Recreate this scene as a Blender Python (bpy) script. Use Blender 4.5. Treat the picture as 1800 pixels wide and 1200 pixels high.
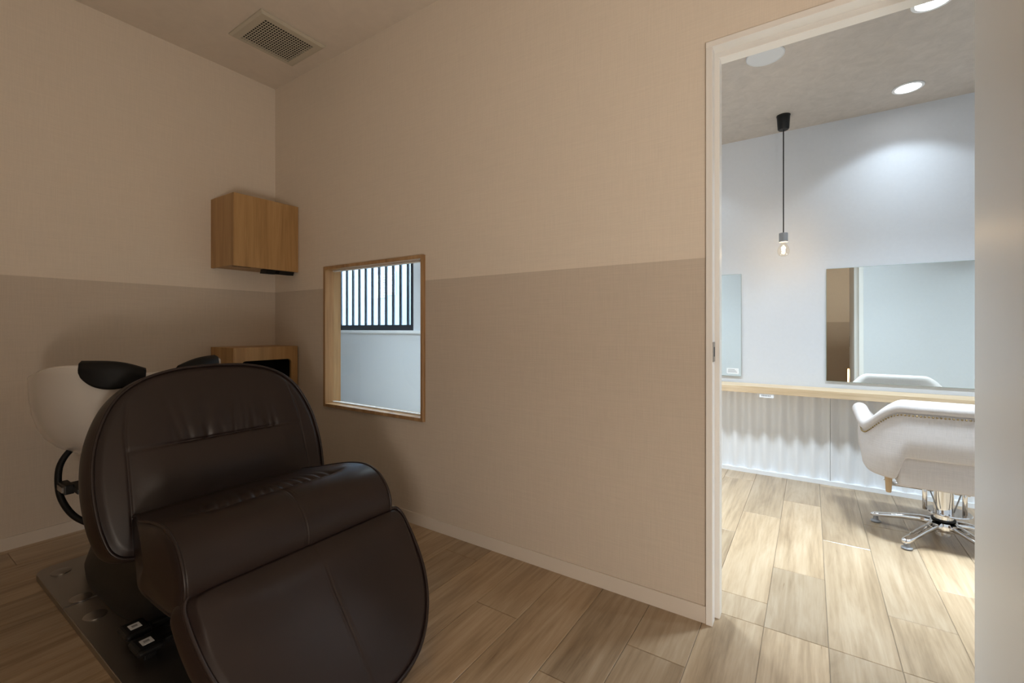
import bpy, bmesh, math, random
from mathutils import Vector, Matrix
for o in list(bpy.data.objects):
    bpy.data.objects.remove(o, do_unlink=True)
S = bpy.context.scene
COL = S.collection
PI = math.pi
R = math.radians

# ------------------------------------------------------------------ camera
cam_d = bpy.data.cameras.new('camera')
cam_d.sensor_fit = 'HORIZONTAL'
cam_d.sensor_width = 36.0
cam_d.lens = 15.74
cam_d.shift_y = -24 / 1800
cam_d.clip_start = 0.02
cam = bpy.data.objects.new('camera', cam_d)
COL.objects.link(cam)
cam.location = (0, 0, 1.05)
cam.rotation_euler = (PI / 2, 0, R(33.71))
S.camera = cam

# ------------------------------------------------------------------ view + world
S.view_settings.view_transform = 'Standard'
S.view_settings.look = 'None'
S.view_settings.gamma = 1.0
S.view_settings.use_curve_mapping = False
S.view_settings.exposure = 0.0
W = bpy.data.worlds.new('world')
S.world = W
W.use_nodes = True
bg = W.node_tree.nodes['Background']
bg.inputs[0].default_value = (0.60, 0.78, 1.0, 1)
bg.inputs[1].default_value = 56.0

DOWNLIGHT_W = 31.0          # row along the mirrors
DOWNLIGHT_DOOR_W = 530.0     # row along the door side
DOWNLIGHT_COL = (0.74, 0.88, 1.0)
LANTERN_W = 16.5
LANTERN_UP_W = 25.0
LANTERN_COL = (1.0, 0.92, 0.825)
PENDANT_W = 1.5

# ------------------------------------------------------------------ materials
def new_mat(name):
    m = bpy.data.materials.new(name)
    m.use_nodes = True
    nt = m.node_tree
    b = nt.nodes['Principled BSDF']
    return m, nt, b

def plain(name, col, rough=0.5, metal=0.0, spec=0.5, bump=0.0, bscale=200.0, coat=0.0):
    m, nt, b = new_mat(name)
    b.inputs['Base Color'].default_value = (*col, 1)
    b.inputs['Roughness'].default_value = rough
    b.inputs['Metallic'].default_value = metal
    b.inputs['Specular IOR Level'].default_value = spec
    b.inputs['Coat Weight'].default_value = coat
    tc = nt.nodes.new('ShaderNodeTexCoord')
    n = nt.nodes.new('ShaderNodeTexNoise')
    n.inputs['Scale'].default_value = bscale
    n.inputs['Detail'].default_value = 4
    nt.links.new(tc.outputs['Object'], n.inputs['Vector'])
    if bump > 0:
        bp = nt.nodes.new('ShaderNodeBump')
        bp.inputs['Strength'].default_value = bump
        bp.inputs['Distance'].default_value = 0.002
        nt.links.new(n.outputs['Fac'], bp.inputs['Height'])
        nt.links.new(bp.outputs['Normal'], b.inputs['Normal'])
    else:
        mr = nt.nodes.new('ShaderNodeMapRange')
        mr.inputs['To Min'].default_value = rough * 0.92
        mr.inputs['To Max'].default_value = min(1, rough * 1.08)
        nt.links.new(n.outputs['Fac'], mr.inputs['Value'])
        nt.links.new(mr.outputs['Result'], b.inputs['Roughness'])
    return m

def mapped(nt, scale, rnd=False):
    tc = nt.nodes.new('ShaderNodeTexCoord')
    mp = nt.nodes.new('ShaderNodeMapping')
    mp.inputs['Scale'].default_value = scale
    if rnd:
        oi = nt.nodes.new('ShaderNodeObjectInfo')
        mul = nt.nodes.new('ShaderNodeVectorMath'); mul.operation = 'SCALE'
        mul.inputs[0].default_value = (37.0, 91.0, 53.0)
        nt.links.new(oi.outputs['Random'], mul.inputs['Scale'])
        add = nt.nodes.new('ShaderNodeVectorMath'); add.operation = 'ADD'
        nt.links.new(tc.outputs['Object'], add.inputs[0])
        nt.links.new(mul.outputs[0], add.inputs[1])
        nt.links.new(add.outputs[0], mp.inputs['Vector'])
    else:
        nt.links.new(tc.outputs['Object'], mp.inputs['Vector'])
    return mp.outputs['Vector']

def ramp(nt, fac, stops):
    r = nt.nodes.new('ShaderNodeValToRGB')
    e = r.color_ramp.elements
    e[0].position, e[0].color = stops[0][0], (*stops[0][1], 1)
    e[1].position, e[1].color = stops[-1][0], (*stops[-1][1], 1)
    for p, c in stops[1:-1]:
        x = e.new(p); x.color = (*c, 1)
    nt.links.new(fac, r.inputs['Fac'])
    return r.outputs['Color']

def noise(nt, vec, scale, detail=4, rough=0.5, dist=0.0):
    n = nt.nodes.new('ShaderNodeTexNoise')
    n.inputs['Scale'].default_value = scale
    n.inputs['Detail'].default_value = detail
    n.inputs['Roughness'].default_value = rough
    n.inputs['Distortion'].default_value = dist
    nt.links.new(vec, n.inputs['Vector'])
    return n.outputs['Fac']

def mixc(nt, fac, a, b, mode='MIX'):
    m = nt.nodes.new('ShaderNodeMix')
    m.data_type = 'RGBA'; m.blend_type = mode
    if isinstance(fac, float): m.inputs[0].default_value = fac
    else: nt.links.new(fac, m.inputs[0])
    for sock, v in ((m.inputs[6], a), (m.inputs[7], b)):
        if isinstance(v, tuple): sock.default_value = (*v, 1)
        else: nt.links.new(v, sock)
    return m.outputs[2]

def math_n(nt, op, a, b):
    m = nt.nodes.new('ShaderNodeMath'); m.operation = op
    for i, v in enumerate((a, b)):
        if isinstance(v, (int, float)): m.inputs[i].default_value = v
        else: nt.links.new(v, m.inputs[i])
    return m.outputs[0]

def bump_n(nt, b, h, strength, dist=0.002):
    bp = nt.nodes.new('ShaderNodeBump')
    bp.inputs['Strength'].default_value = strength
    bp.inputs['Distance'].default_value = dist
    nt.links.new(h, bp.inputs['Height'])
    nt.links.new(bp.outputs['Normal'], b.inputs['Normal'])

def weave(name, col, var=0.10, sc=1.0, strength=0.35, rough=0.85):
    """woven cloth / linen-look wallpaper: long threads in three directions"""
    m, nt, b = new_mat(name)
    h1 = noise(nt, mapped(nt, (9 * sc, 9 * sc, 420 * sc)), 1.0, 3, 0.6)
    h2 = noise(nt, mapped(nt, (420 * sc, 420 * sc, 9 * sc)), 1.0, 3, 0.6)
    s = math_n(nt, 'ADD', h1, h2)
    s2 = math_n(nt, 'MULTIPLY', s, 0.5)
    d = tuple(c * (1 - var) for c in col); l = tuple(min(1, c * (1 + var)) for c in col)
    c = ramp(nt, s2, [(0.32, d), (0.5, col), (0.68, l)])
    nt.links.new(c, b.inputs['Base Color'])
    b.inputs['Roughness'].default_value = rough
    b.inputs['Specular IOR Level'].default_value = 0.25
    bump_n(nt, b, s2, strength, 0.0015)
    return m

def wood(name, dark, mid, light, axis='Z', rough=0.42, rnd=False, spec=0.45, fine=1.0, contrast=(0.3, 0.5, 0.72)):
    m, nt, b = new_mat(name)
    k = {'X': (1.1, 14, 14), 'Y': (12, 1.2, 12), 'Z': (14, 14, 1.1)}[axis]
    g1 = noise(nt, mapped(nt, k, rnd), 1.0 * fine, 5, 0.6, 0.9)
    kf = tuple(v * (7 if v > 2 else 3.2) for v in k)
    g2 = noise(nt, mapped(nt, kf, rnd), 1.0 * fine, 4, 0.65, 0.3)
    s = math_n(nt, 'ADD', math_n(nt, 'MULTIPLY', g1, 0.66), math_n(nt, 'MULTIPLY', g2, 0.34))
    c = ramp(nt, s, [(contrast[0], dark), (contrast[1], mid), (contrast[2], light)])
    if rnd:
        oi = nt.nodes.new('ShaderNodeObjectInfo')
        v = ramp(nt, oi.outputs['Random'], [(0, (0.84, 0.84, 0.84)), (1, (1.12, 1.1, 1.07))])
        c = mixc(nt, 1.0, c, v, 'MULTIPLY')
    nt.links.new(c, b.inputs['Base Color'])
    mr = nt.nodes.new('ShaderNodeMapRange')
    mr.inputs['To Min'].default_value = rough * 0.85
    mr.inputs['To Max'].default_value = rough * 1.2
    nt.links.new(g2, mr.inputs['Value'])
    nt.links.new(mr.outputs['Result'], b.inputs['Roughness'])
    b.inputs['Specular IOR Level'].default_value = spec
    bump_n(nt, b, g2, 0.12, 0.001)
    return m

def glass_thin(name, tint=(0.96, 0.985, 0.98), ior=1.35):
    m = bpy.data.materials.new(name); m.use_nodes = True
    nt = m.node_tree; nt.nodes.clear()
    out = nt.nodes.new('ShaderNodeOutputMaterial')
    tr = nt.nodes.new('ShaderNodeBsdfTransparent'); tr.inputs[0].default_value = (*tint, 1)
    gl = nt.nodes.new('ShaderNodeBsdfGlossy'); gl.inputs['Roughness'].default_value = 0.0
    lw_ = nt.nodes.new('ShaderNodeLayerWeight'); lw_.inputs[0].default_value = 0.5
    fac = math_n(nt, 'ADD', math_n(nt, 'MULTIPLY', math_n(nt, 'POWER', lw_.outputs['Facing'], 5.0), 0.9), 0.03)
    mx = nt.nodes.new('ShaderNodeMixShader')
    nt.links.new(fac, mx.inputs[0]); nt.links.new(tr.outputs[0], mx.inputs[1])
    nt.links.new(gl.outputs[0], mx.inputs[2]); nt.links.new(mx.outputs[0], out.inputs[0])
    return m

def emit(name, col, strength):
    m, nt, b = new_mat(name)
    b.inputs['Base Color'].default_value = (*col, 1)
    b.inputs['Emission Color'].default_value = (*col, 1)
    b.inputs['Emission Strength'].default_value = strength
    return m

def leather(name):
    m, nt, b = new_mat(name)
    v = mapped(nt, (1, 1, 1))
    f = noise(nt, v, 6, 3)
    c = ramp(nt, f, [(0.3, (0.0155, 0.0088, 0.0076)), (0.7, (0.021, 0.012, 0.0105))])
    nt.links.new(c, b.inputs['Base Color'])
    b.inputs['Roughness'].default_value = 0.41
    b.inputs['Specular IOR Level'].default_value = 0.40
    vo = nt.nodes.new('ShaderNodeTexVoronoi'); vo.inputs['Scale'].default_value = 420
    nt.links.new(v, vo.inputs['Vector'])
    bump_n(nt, b, vo.outputs['Distance'], 0.10, 0.0006)
    return m

def plaster(name, col, scale=7.0, var=0.05, rough=0.85, bump=0.25):
    m, nt, b = new_mat(name)
    v = mapped(nt, (1, 1, 1))
    f = noise(nt, v, scale, 8, 0.68, 0.6)
    d = tuple(c * (1 - var) for c in col); l = tuple(min(1, c * (1 + var)) for c in col)
    nt.links.new(ramp(nt, f, [(0.35, d), (0.65, l)]), b.inputs['Base Color'])
    b.inputs['Roughness'].default_value = rough
    b.inputs['Specular IOR Level'].default_value = 0.2
    bump_n(nt, b, noise(nt, v, 160, 4), bump, 0.001)
    return m

M = {}
M['paper_up'] = weave('linen_wallpaper_beige', (0.77, 0.69, 0.595), 0.055)
M['paper_low'] = weave('linen_wallpaper_taupe', (0.60, 0.525, 0.445), 0.065)
M['ceil_sh'] = plaster('ceiling_paper_beige', (0.75, 0.67, 0.58), 9, 0.03)
M['white_wall'] = plaster('white_wallpaper', (0.675, 0.695, 0.725), 40, 0.012, 0.8, 0.12)
M['ceil_sal'] = plaster('ceiling_paper_grey', (0.50, 0.455, 0.415), 14, 0.07)
M['base'] = plain('baseboard_vinyl', (0.66, 0.595, 0.525), 0.45)
M['white_paint'] = plain('white_painted_frame', (0.86, 0.845, 0.82), 0.35)
M['white_gloss'] = plain('white_sheet', (0.80, 0.81, 0.82), 0.38)
M['spk'] = plain('speaker_cover', (0.62, 0.635, 0.655), 0.5)
M['plank'] = wood('oak_plank', (0.15, 0.096, 0.05), (0.39, 0.286, 0.181), (0.57, 0.46, 0.33), 'Y', 0.29, True, 0.5, 1.0, (0.24, 0.5, 0.78))
M['subfloor'] = plain('plank_joint', (0.24, 0.19, 0.14), 0.6)
M['oak'] = wood('oak_veneer', (0.30, 0.165, 0.062), (0.43, 0.255, 0.105), (0.54, 0.34, 0.155), 'Z', 0.45)
M['frame_oak'] = wood('oak_window_frame', (0.22, 0.115, 0.05), (0.40, 0.24, 0.115), (0.55, 0.36, 0.19), 'Z', 0.35)
M['counter'] = wood('pale_ash_counter', (0.50, 0.36, 0.21), (0.66, 0.50, 0.32), (0.76, 0.61, 0.43), 'X', 0.4)
M['leather'] = leather('brown_leather')
M['leather_dark'] = plain('leather_seam', (0.014, 0.008, 0.007), 0.42)
M['black'] = plain('black_plastic', (0.006, 0.006, 0.0065), 0.42, 0.0, 0.35)
M['rubber'] = plain('black_rubber', (0.006, 0.006, 0.0065), 0.55, 0.0, 0.25)
M['dark'] = plain('dark_recess', (0.004, 0.004, 0.004), 0.9)  # near-black, for painted shade in gaps and the dark cabinet inside
M['ceramic'] = plain('white_ceramic', (0.66, 0.64, 0.61), 0.16, coat=0.4)
M['steel'] = plain('brushed_steel', (0.36, 0.34, 0.32), 0.34, 1.0)
M['chrome'] = plain('chrome', (0.82, 0.82, 0.83), 0.07, 1.0)
M['grey_metal'] = plain('grey_metal', (0.28, 0.28, 0.285), 0.5, 0.2)
M['icon'] = plain('white_print', (0.75, 0.77, 0.8), 0.5)
M['print_grey'] = plain('grey_print', (0.30, 0.31, 0.33), 0.6)
M['sticker'] = plain('white_sticker', (0.84, 0.86, 0.88), 0.4)
M['vent'] = plain('vent_plastic', (0.56, 0.515, 0.42), 0.55)
M['win_black'] = plain('black_aluminium', (0.012, 0.018, 0.026), 0.4)
M['ext_wall'] = plaster('render_facade', (0.045, 0.052, 0.063), 3, 0.04)  # far darker than a pale wall, so daylight doesn't blow it out
M['ext_ground'] = plaster('asphalt', (0.20, 0.20, 0.205), 30, 0.15)
M['ext_light'] = plain('darkened_cover', (0.085, 0.095, 0.108), 0.5)  # white covers coloured dark so they don't overexpose outdoors
M['ext_dark'] = plain('darkened_louvre', (0.05, 0.055, 0.062), 0.5)  # louvre grey lowered to offset the overbright daylight, not worn
M['glass'] = glass_thin('window_glass')
M['mirror'] = plain('mirror_silver', (0.80, 0.84, 0.815), 0.0, 1.0)
M['mirror_edge'] = plain('mirror_edge_glass', (0.36, 0.46, 0.42), 0.15)
M['fabric'] = weave('linen_upholstery', (0.575, 0.53, 0.505), 0.10, 1.4, 0.5, 0.9)
M['brass'] = plain('brass_nail', (0.34, 0.25, 0.12), 0.35, 0.9)
M['leg_wood'] = wood('chair_leg_wood', (0.36, 0.24, 0.13), (0.50, 0.35, 0.20), (0.6, 0.43, 0.26), 'Z', 0.4)
M['lens'] = emit('downlight_lens', (0.96, 0.98, 1.0), 14.0)
M['filament'] = emit('bulb_filament', (1.0, 0.72, 0.40), 60.0)
M['strip'] = emit('lantern_paper', (1.0, 0.78, 0.5), 4.0)
M['bulb_glass'] = glass_thin('bulb_glass', (1.0, 0.97, 0.92), 1.3)
M['red'] = plain('red_print', (0.12, 0.02, 0.025), 0.5)
M['blue'] = plain('blue_print', (0.02, 0.04, 0.11), 0.5)

# ------------------------------------------------------------------ mesh helpers
def link(name, mesh, mats, parent=None, smooth=False, loc=None):
    o = bpy.data.objects.new(name, mesh)
    if not isinstance(mats, (list, tuple)): mats = [mats]
    for m in mats: mesh.materials.append(m)
    COL.objects.link(o)
    if parent is not None: o.parent = parent
    if loc is not None: o.location = loc
    if smooth:
        for p in mesh.polygons: p.use_smooth = True
    return o

def from_data(name, vs, fs, mats, parent=None, smooth=False, loc=None, fix=True):
    me = bpy.data.meshes.new(name)
    me.from_pydata([tuple(v) for v in vs], [], fs)
    if fix:
        bm = bmesh.new(); bm.from_mesh(me)
        bmesh.ops.recalc_face_normals(bm, faces=bm.faces)
        bm.to_mesh(me); bm.free()
    me.update()
    return link(name, me, mats, parent, smooth, loc)

def bm_obj(name, bm, mats, parent=None, smooth=False, loc=None):
    me = bpy.data.meshes.new(name)
    bmesh.ops.recalc_face_normals(bm, faces=bm.faces)
    bm.to_mesh(me); bm.free()
    return link(name, me, mats, parent, smooth, loc)

def bx(bm, x0, x1, y0, y1, z0, z1):
    x0, x1 = sorted((x0, x1)); y0, y1 = sorted((y0, y1)); z0, z1 = sorted((z0, z1))
    v = [bm.verts.new(p) for p in ((x0, y0, z0), (x1, y0, z0), (x1, y1, z0), (x0, y1, z0),
                                   (x0, y0, z1), (x1, y0, z1), (x1, y1, z1), (x0, y1, z1))]
    return [bm.faces.new([v[i] for i in f]) for f in
            ((0, 3, 2, 1), (4, 5, 6, 7), (0, 1, 5, 4), (1, 2, 6, 5), (2, 3, 7, 6), (3, 0, 4, 7))]

def box(name, x0, x1, y0, y1, z0, z1, mat, parent=None, bev=0.0, seg=2):
    bm = bmesh.new(); bx(bm, x0, x1, y0, y1, z0, z1)
    if bev > 0:
        bmesh.ops.bevel(bm, geom=bm.edges[:] , offset=bev, segments=seg, affect='EDGES', profile=0.6)
    return bm_obj(name, bm, mat, parent)

def boxes(name, lst, mat, parent=None, bev=0.0):
    bm = bmesh.new()
    for b in lst: bx(bm, *b)
    if bev > 0:
        bmesh.ops.bevel(bm, geom=bm.edges[:], offset=bev, segments=1, affect='EDGES')
    return bm_obj(name, bm, mat, parent)

def catmull(pts, n, closed=True):
    P = [Vector(p) for p in pts]; N = len(P); out = []
    segs = N if closed else N - 1
    for i in range(segs):
        if closed:
            a, b, c, d = P[(i - 1) % N], P[i], P[(i + 1) % N], P[(i + 2) % N]
        else:
            a, b, c, d = P[max(i - 1, 0)], P[i], P[i + 1], P[min(i + 2, N - 1)]
        for k in range(n):
            t = k / n
            out.append(0.5 * ((2 * b) + (c - a) * t + (2 * a - 5 * b + 4 * c - d) * t * t + (3 * b - a - 3 * c + d) * t ** 3))
    if not closed: out.append(P[-1].copy())
    return out

def resample(pts, n, closed=True):
    P = pts + ([pts[0]] if closed else [])
    L = [0.0]
    for i in range(1, len(P)): L.append(L[-1] + (P[i] - P[i - 1]).length)
    out = []; j = 0
    m = n if closed else n - 1
    for k in range(n):
        s = L[-1] * k / m
        while j < len(L) - 2 and L[j + 1] < s: j += 1
        f = (s - L[j]) / max(L[j + 1] - L[j], 1e-9)
        out.append(P[j].lerp(P[j + 1], min(max(f, 0), 1)))
    return out

def tube_data(pts, r, seg=10, closed=False):
    P = [Vector(p) for p in pts]; n = len(P); vs = []; fs = []
    rr = r if isinstance(r, (list, tuple)) else [r] * n
    prev = None
    for i in range(n):
        if closed: t = P[(i + 1) % n] - P[(i - 1) % n]
        else: t = P[min(i + 1, n - 1)] - P[max(i - 1, 0)]
        t.normalize()
        if prev is None:
            up = Vector((0, 0, 1)) if abs(t.z) < 0.9 else Vector((1, 0, 0))
            a = t.cross(up).normalized()
        else:
            a = (prev - t * prev.dot(t)).normalized()
        prev = a
        b = t.cross(a)
        for k in range(seg):
            q = 2 * PI * k / seg
            vs.append(P[i] + (a * math.cos(q) + b * math.sin(q)) * rr[i])
    m = n if closed else n - 1
    for i in range(m):
        for k in range(seg):
            a0 = i * seg + k; a1 = i * seg + (k + 1) % seg
            b0 = ((i + 1) % n) * seg + k; b1 = ((i + 1) % n) * seg + (k + 1) % seg
            fs.append((a0, a1, b1, b0))
    if not closed:
        fs.append(tuple(range(seg))[::-1]); fs.append(tuple((n - 1) * seg + k for k in range(seg)))
    return vs, fs

def tube(name, pts, r, mat, parent=None, seg=10, closed=False):
    vs, fs = tube_data(pts, r, seg, closed)
    return from_data(name, vs, fs, mat, parent, True)

def merge(parts):
    vs, fs = [], []
    for v, f in parts:
        k = len(vs); vs += list(v); fs += [tuple(i + k for i in q) for q in f]
    return vs, fs

def lathe_data(prof, c=(0, 0, 0), seg=32):
    vs, fs = [], []
    n = len(prof)
    for r, z in prof:
        for k in range(seg):
            a = 2 * PI * k / seg
            vs.append(Vector((c[0] + r * math.cos(a), c[1] + r * math.sin(a), c[2] + z)))
    for i in range(n - 1):
        for k in range(seg):
            fs.append((i * seg + k, i * seg + (k + 1) % seg, (i + 1) * seg + (k + 1) % seg, (i + 1) * seg + k))
    if prof[0][0] > 1e-6: fs.append(tuple(range(seg))[::-1])
    if prof[-1][0] > 1e-6: fs.append(tuple((n - 1) * seg + k for k in range(seg)))
    return vs, fs

def lathe(name, prof, c, mat, parent=None, seg=32):
    vs, fs = lathe_data(prof, c, seg)
    o = from_data(name, vs, fs, mat, parent, True)
    bm = bmesh.new(); bm.from_mesh(o.data)
    bmesh.ops.remove_doubles(bm, verts=bm.verts, dist=1e-6)
    bm.to_mesh(o.data); bm.free()
    o.data.set_sharp_from_angle(angle=R(40))
    return o

def sharp(o, ang=35):
    for p in o.data.polygons: p.use_smooth = True
    o.data.set_sharp_from_angle(angle=R(ang))
    return o

def thing(name, label, cat, loc=(0, 0, 0), group=None, rotz=0):
    o = bpy.data.objects.new(name, None)
    o.empty_display_size = 0.1
    COL.objects.link(o); o.location = loc; o.rotation_euler = (0, 0, rotz)
    return tag(o, label, cat, group)

def tag(o, label, cat, group=None):
    o['label'] = label; o['category'] = cat
    if group: o['group'] = group
    return o

def struct(o, label=None, cat=None):
    o['kind'] = 'structure'
    if label: o['label'] = label
    if cat: o['category'] = cat
    return o

def local(parent, o):
    """parts are modelled in world metres; keep them there under a moved parent"""
    o.parent = parent
    o.matrix_parent_inverse = Matrix.Translation(parent.location).inverted()
    return o

# ------------------------------------------------------------------ dimensions
XA, YB, YB2, YC = -3.16, 1.71, 1.80, 3.70
XR, YK = 1.05, -2.35           # shampoo room: side wall beyond the open door, wall behind the camera
ZC, ZS = 2.74, 2.435           # ceilings: shampoo room, salon
ZT = 1.30                      # top of the taupe wallpaper
SX0, SX1 = -6.3, 2.6           # salon extents
WX0, WX1, WZ0, WZ1 = -2.564, -1.69, 0.555, 1.435   # interior window
DX0, DX1, DZ = -0.309, 0.432, 2.058               # door frame outside
EX0, EX1, EZ0, EZ1 = -6.0, -3.849, 1.019, 2.15    # exterior window

def wall_mesh(name, cells, mats, pick):
    bm = bmesh.new()
    for c in cells: bx(bm, *c)
    bm.normal_update()
    for f in bm.faces: f.material_index = pick(f.normal, f.calc_center_median())
    me = bpy.data.meshes.new(name); bm.to_mesh(me); bm.free()
    return link(name, me, mats)

def tone(c): return 0 if c.z > ZT else 1
def pick_all(n, c): return tone(c)

# shared wall with the window and the doorway
zs = [(0, WZ0), (WZ0, ZT), (ZT, WZ1), (WZ1, DZ), (DZ, 2.9)]
xs = [(XA - 0.1, WX0), (WX0, WX1), (WX1, DX0), (DX0, DX1), (DX1, XR + 0.1)]
cells = []
for i, (x0, x1) in enumerate(xs):
    for (z0, z1) in zs:
        if i == 1 and z0 >= WZ0 - 1e-6 and z1 <= WZ1 + 1e-6: continue
        if i == 3 and z1 <= DZ + 1e-6: continue
        cells.append((x0, x1, YB, YB2, z0, z1))
cells.append((SX0 - 0.1, XA - 0.1, YB, YB2, 0, 2.9))
cells.append((XR + 0.1, SX1 + 0.1, YB, YB2, 0, 2.9))
struct(wall_mesh('wall_back', cells, [M['paper_up'], M['paper_low'], M['white_wall']],
                 lambda n, c: tone(c) if n.y < -0.5 else 2), 'two-tone linen papered wall with small window and white doorway', 'wall')
struct(wall_mesh('wall_left', [(XA - 0.1, XA, YK - 0.1, YB, 0, ZT), (XA - 0.1, XA, YK - 0.1, YB, ZT, 2.9)],
                 [M['paper_up'], M['paper_low']], pick_all), 'two-tone linen papered wall behind the shampoo bowl', 'wall')
struct(wall_mesh('wall_right', [(XR, XR + 0.1, YK - 0.1, YB, 0, ZT), (XR, XR + 0.1, YK - 0.1, YB, ZT, 2.9)],
                 [M['paper_up'], M['paper_low']], pick_all), 'two-tone linen papered wall behind the open door', 'wall')
struct(wall_mesh('wall_front', [(XA - 0.1, XR + 0.1, YK - 0.1, YK, 0, ZT), (XA - 0.1, XR + 0.1, YK - 0.1, YK, ZT, 2.9)],
                 [M['paper_up'], M['paper_low']], pick_all), 'two-tone papered wall with warm glow seen in the mirror', 'wall')
# salon walls
cells = [(SX0 - 0.1, EX0, YC, YC + 0.14, 0, 2.9), (EX1, SX1 + 0.1, YC, YC + 0.14, 0, 2.9),
         (EX0, EX1, YC, YC + 0.14, 0, EZ0), (EX0, EX1, YC, YC + 0.14, EZ1, 2.9)]
wall_salon = struct(wall_mesh('wall_salon_back', cells, [M['white_wall']], lambda n, c: 0), 'white salon wall behind the mirrors and counter', 'wall')
struct(wall_mesh('wall_salon_left', [(SX0 - 0.1, SX0, YB2, YC, 0, 2.9)], [M['white_wall']], lambda n, c: 0), 'white salon end wall past the slatted window', 'wall')
struct(wall_mesh('wall_salon_right', [(SX1, SX1 + 0.1, YB2, YC, 0, 2.9)], [M['white_wall']], lambda n, c: 0), 'white salon end wall beyond the styling chair', 'wall')
struct(box('ceiling', XA - 0.1, XR + 0.1, YK - 0.1, YB, ZC, ZC + 0.1, M['ceil_sh']), 'beige papered ceiling over the shampoo room', 'ceiling')
struct(box('ceiling_salon', SX0 - 0.1, SX1 + 0.1, YB2, YC, ZS, ZS + 0.1, M['ceil_sal']), 'grey beige mottled ceiling over the salon', 'ceiling')

# ------------------------------------------------------------------ floor with planks
PT = 0.004
floor = struct(box('floor', SX0 - 0.1, SX1 + 0.1, YK - 0.1, YC + 0.14, -0.08, -PT + 0.0006, M['subfloor']), 'oak plank floor running through both rooms', 'floor')
def plank(xa, xb, ya, yb):
    w, l, g, e = (xb - xa) / 2 - 0.0007, (yb - ya) / 2 - 0.0007, 0.0016, 0.0012
    vs = [(-w, -l, -PT), (w, -l, -PT), (w, l, -PT), (-w, l, -PT), (-w, -l, -e), (w, -l, -e), (w, l, -e), (-w, l, -e),
          (-w + g, -l + g, 0), (w - g, -l + g, 0), (w - g, l - g, 0), (-w + g, l - g, 0)]
    fs = [(8, 9, 10, 11)] + [(i, (i + 1) % 4, 4 + (i + 1) % 4, 4 + i) for i in range(4)] + [(4 + i, 4 + (i + 1) % 4, 8 + (i + 1) % 4, 8 + i) for i in range(4)]
    o = from_data('plank', vs, fs, M['plank'], floor, fix=False)
    o.location = ((xa + xb) / 2, (ya + yb) / 2, 0)
random.seed(11)
PWID, PLEN = 0.186, 0.915
def lay(x0, x1, y0, y1, y_anchor):
    k = math.floor((x0 + 0.695) / PWID)
    while True:
        a = -0.695 + k * PWID; b = a + PWID
        if a >= x1 - 0.004: break
        xa, xb = max(a, x0), min(b, x1)
        off = y_anchor + ((k * 0.37) % 1.0) * PLEN + random.uniform(-0.06, 0.06)
        y = y0; cuts = []
        c = off - math.ceil((off - y0) / PLEN) * PLEN
        while c < y1:
            if c > y0 + 0.06 and c < y1 - 0.06: cuts.append(c)
            c += PLEN
        ys = [y0] + cuts + [y1]
        if xb - xa > 0.01:
            for i in range(len(ys) - 1): plank(xa, xb, ys[i], ys[i + 1])
        k += 1
lay(XA, XR, YK, YB2, 1.166)
lay(-2.0, SX1, YB2, YC, 2.2)
struct(box('floor_salon_far', SX0, -2.0, YB2, YC, -PT, 0, M['plank']), 'oak floor of the salon under the slatted window', 'floor')

# ------------------------------------------------------------------ baseboards
BH = 0.06
struct(boxes('baseboard_back', [(XA, DX0, YB - 0.007, YB, 0, BH), (DX1, XR, YB - 0.007, YB, 0, BH)], M['base']), 'beige vinyl baseboard under the taupe wall by the doorway', 'baseboard')
struct(box('baseboard_left', XA, XA + 0.007, YK, YB - 0.007, 0, BH, M['base']), 'beige vinyl baseboard behind the shampoo chair', 'baseboard')
struct(box('baseboard_right', XR - 0.007, XR, YK, YB - 0.007, 0, BH, M['base']), 'beige vinyl baseboard behind the open door', 'baseboard')
struct(box('baseboard_front', XA + 0.007, XR - 0.007, YK, YK + 0.007, 0, BH, M['base']), 'beige vinyl baseboard under the warm lamp wall', 'baseboard')
struct(box('baseboard_salon', -2.6, SX1, YC - 0.045, YC, 0, 0.028, M['white_gloss']), 'thin white base strip below the corrugated panels', 'baseboard')

# ------------------------------------------------------------------ doorway frame and open door
FRONT = YB - 0.012
frame = thing('trim_doorway', 'white painted frame around the open doorway', 'door frame'); frame['kind'] = 'structure'
def jamb(name, x0, x1, y0, y1, z0, z1): return box(name, x0, x1, y0, y1, z0, z1, M['white_paint'], frame, 0.0012, 1)
TI = 0.022
jamb('jamb', DX0, DX0 + TI, FRONT, 1.742, 0, DZ - TI)
jamb('jamb', DX1 - TI - 0.005, DX1, FRONT, 1.742, 0, DZ - TI)
jamb('head_jamb', DX0, DX1, FRONT - 0.001, 1.742, DZ - TI, DZ)
box('groove', DX0, DX0 + TI - 0.006, 1.742, 1.757, 0, DZ - TI + 0.006, M['white_paint'], frame)
box('groove', DX1 - TI + 0.006, DX1, 1.742, 1.757, 0, DZ - TI + 0.006, M['white_paint'], frame)
box('groove', DX0, DX1, 1.742, 1.757, DZ - TI + 0.006, DZ, M['white_paint'], frame)
jamb('door_stop', DX0, DX0 + TI + 0.014, 1.757, YB2 + 0.004, 0, DZ - TI - 0.014)
jamb('door_stop', DX1 - TI - 0.014, DX1, 1.757, YB2 + 0.004, 0, DZ - TI - 0.014)
jamb('head_stop', DX0, DX1, 1.757, YB2 + 0.005, DZ - TI - 0.014, DZ)
sp = box('strike_plate', DX0 + TI - 0.001, DX0 + TI + 0.0022, FRONT + 0.004, 1.7405, 0.93, 1.0, M['steel'], frame)
sp['label'] = 'steel strike plate'
box('latch_hole', DX0 + TI + 0.0018, DX0 + TI + 0.0028, FRONT + 0.016, 1.731, 0.948, 0.982, M['black'], sp)

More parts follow.
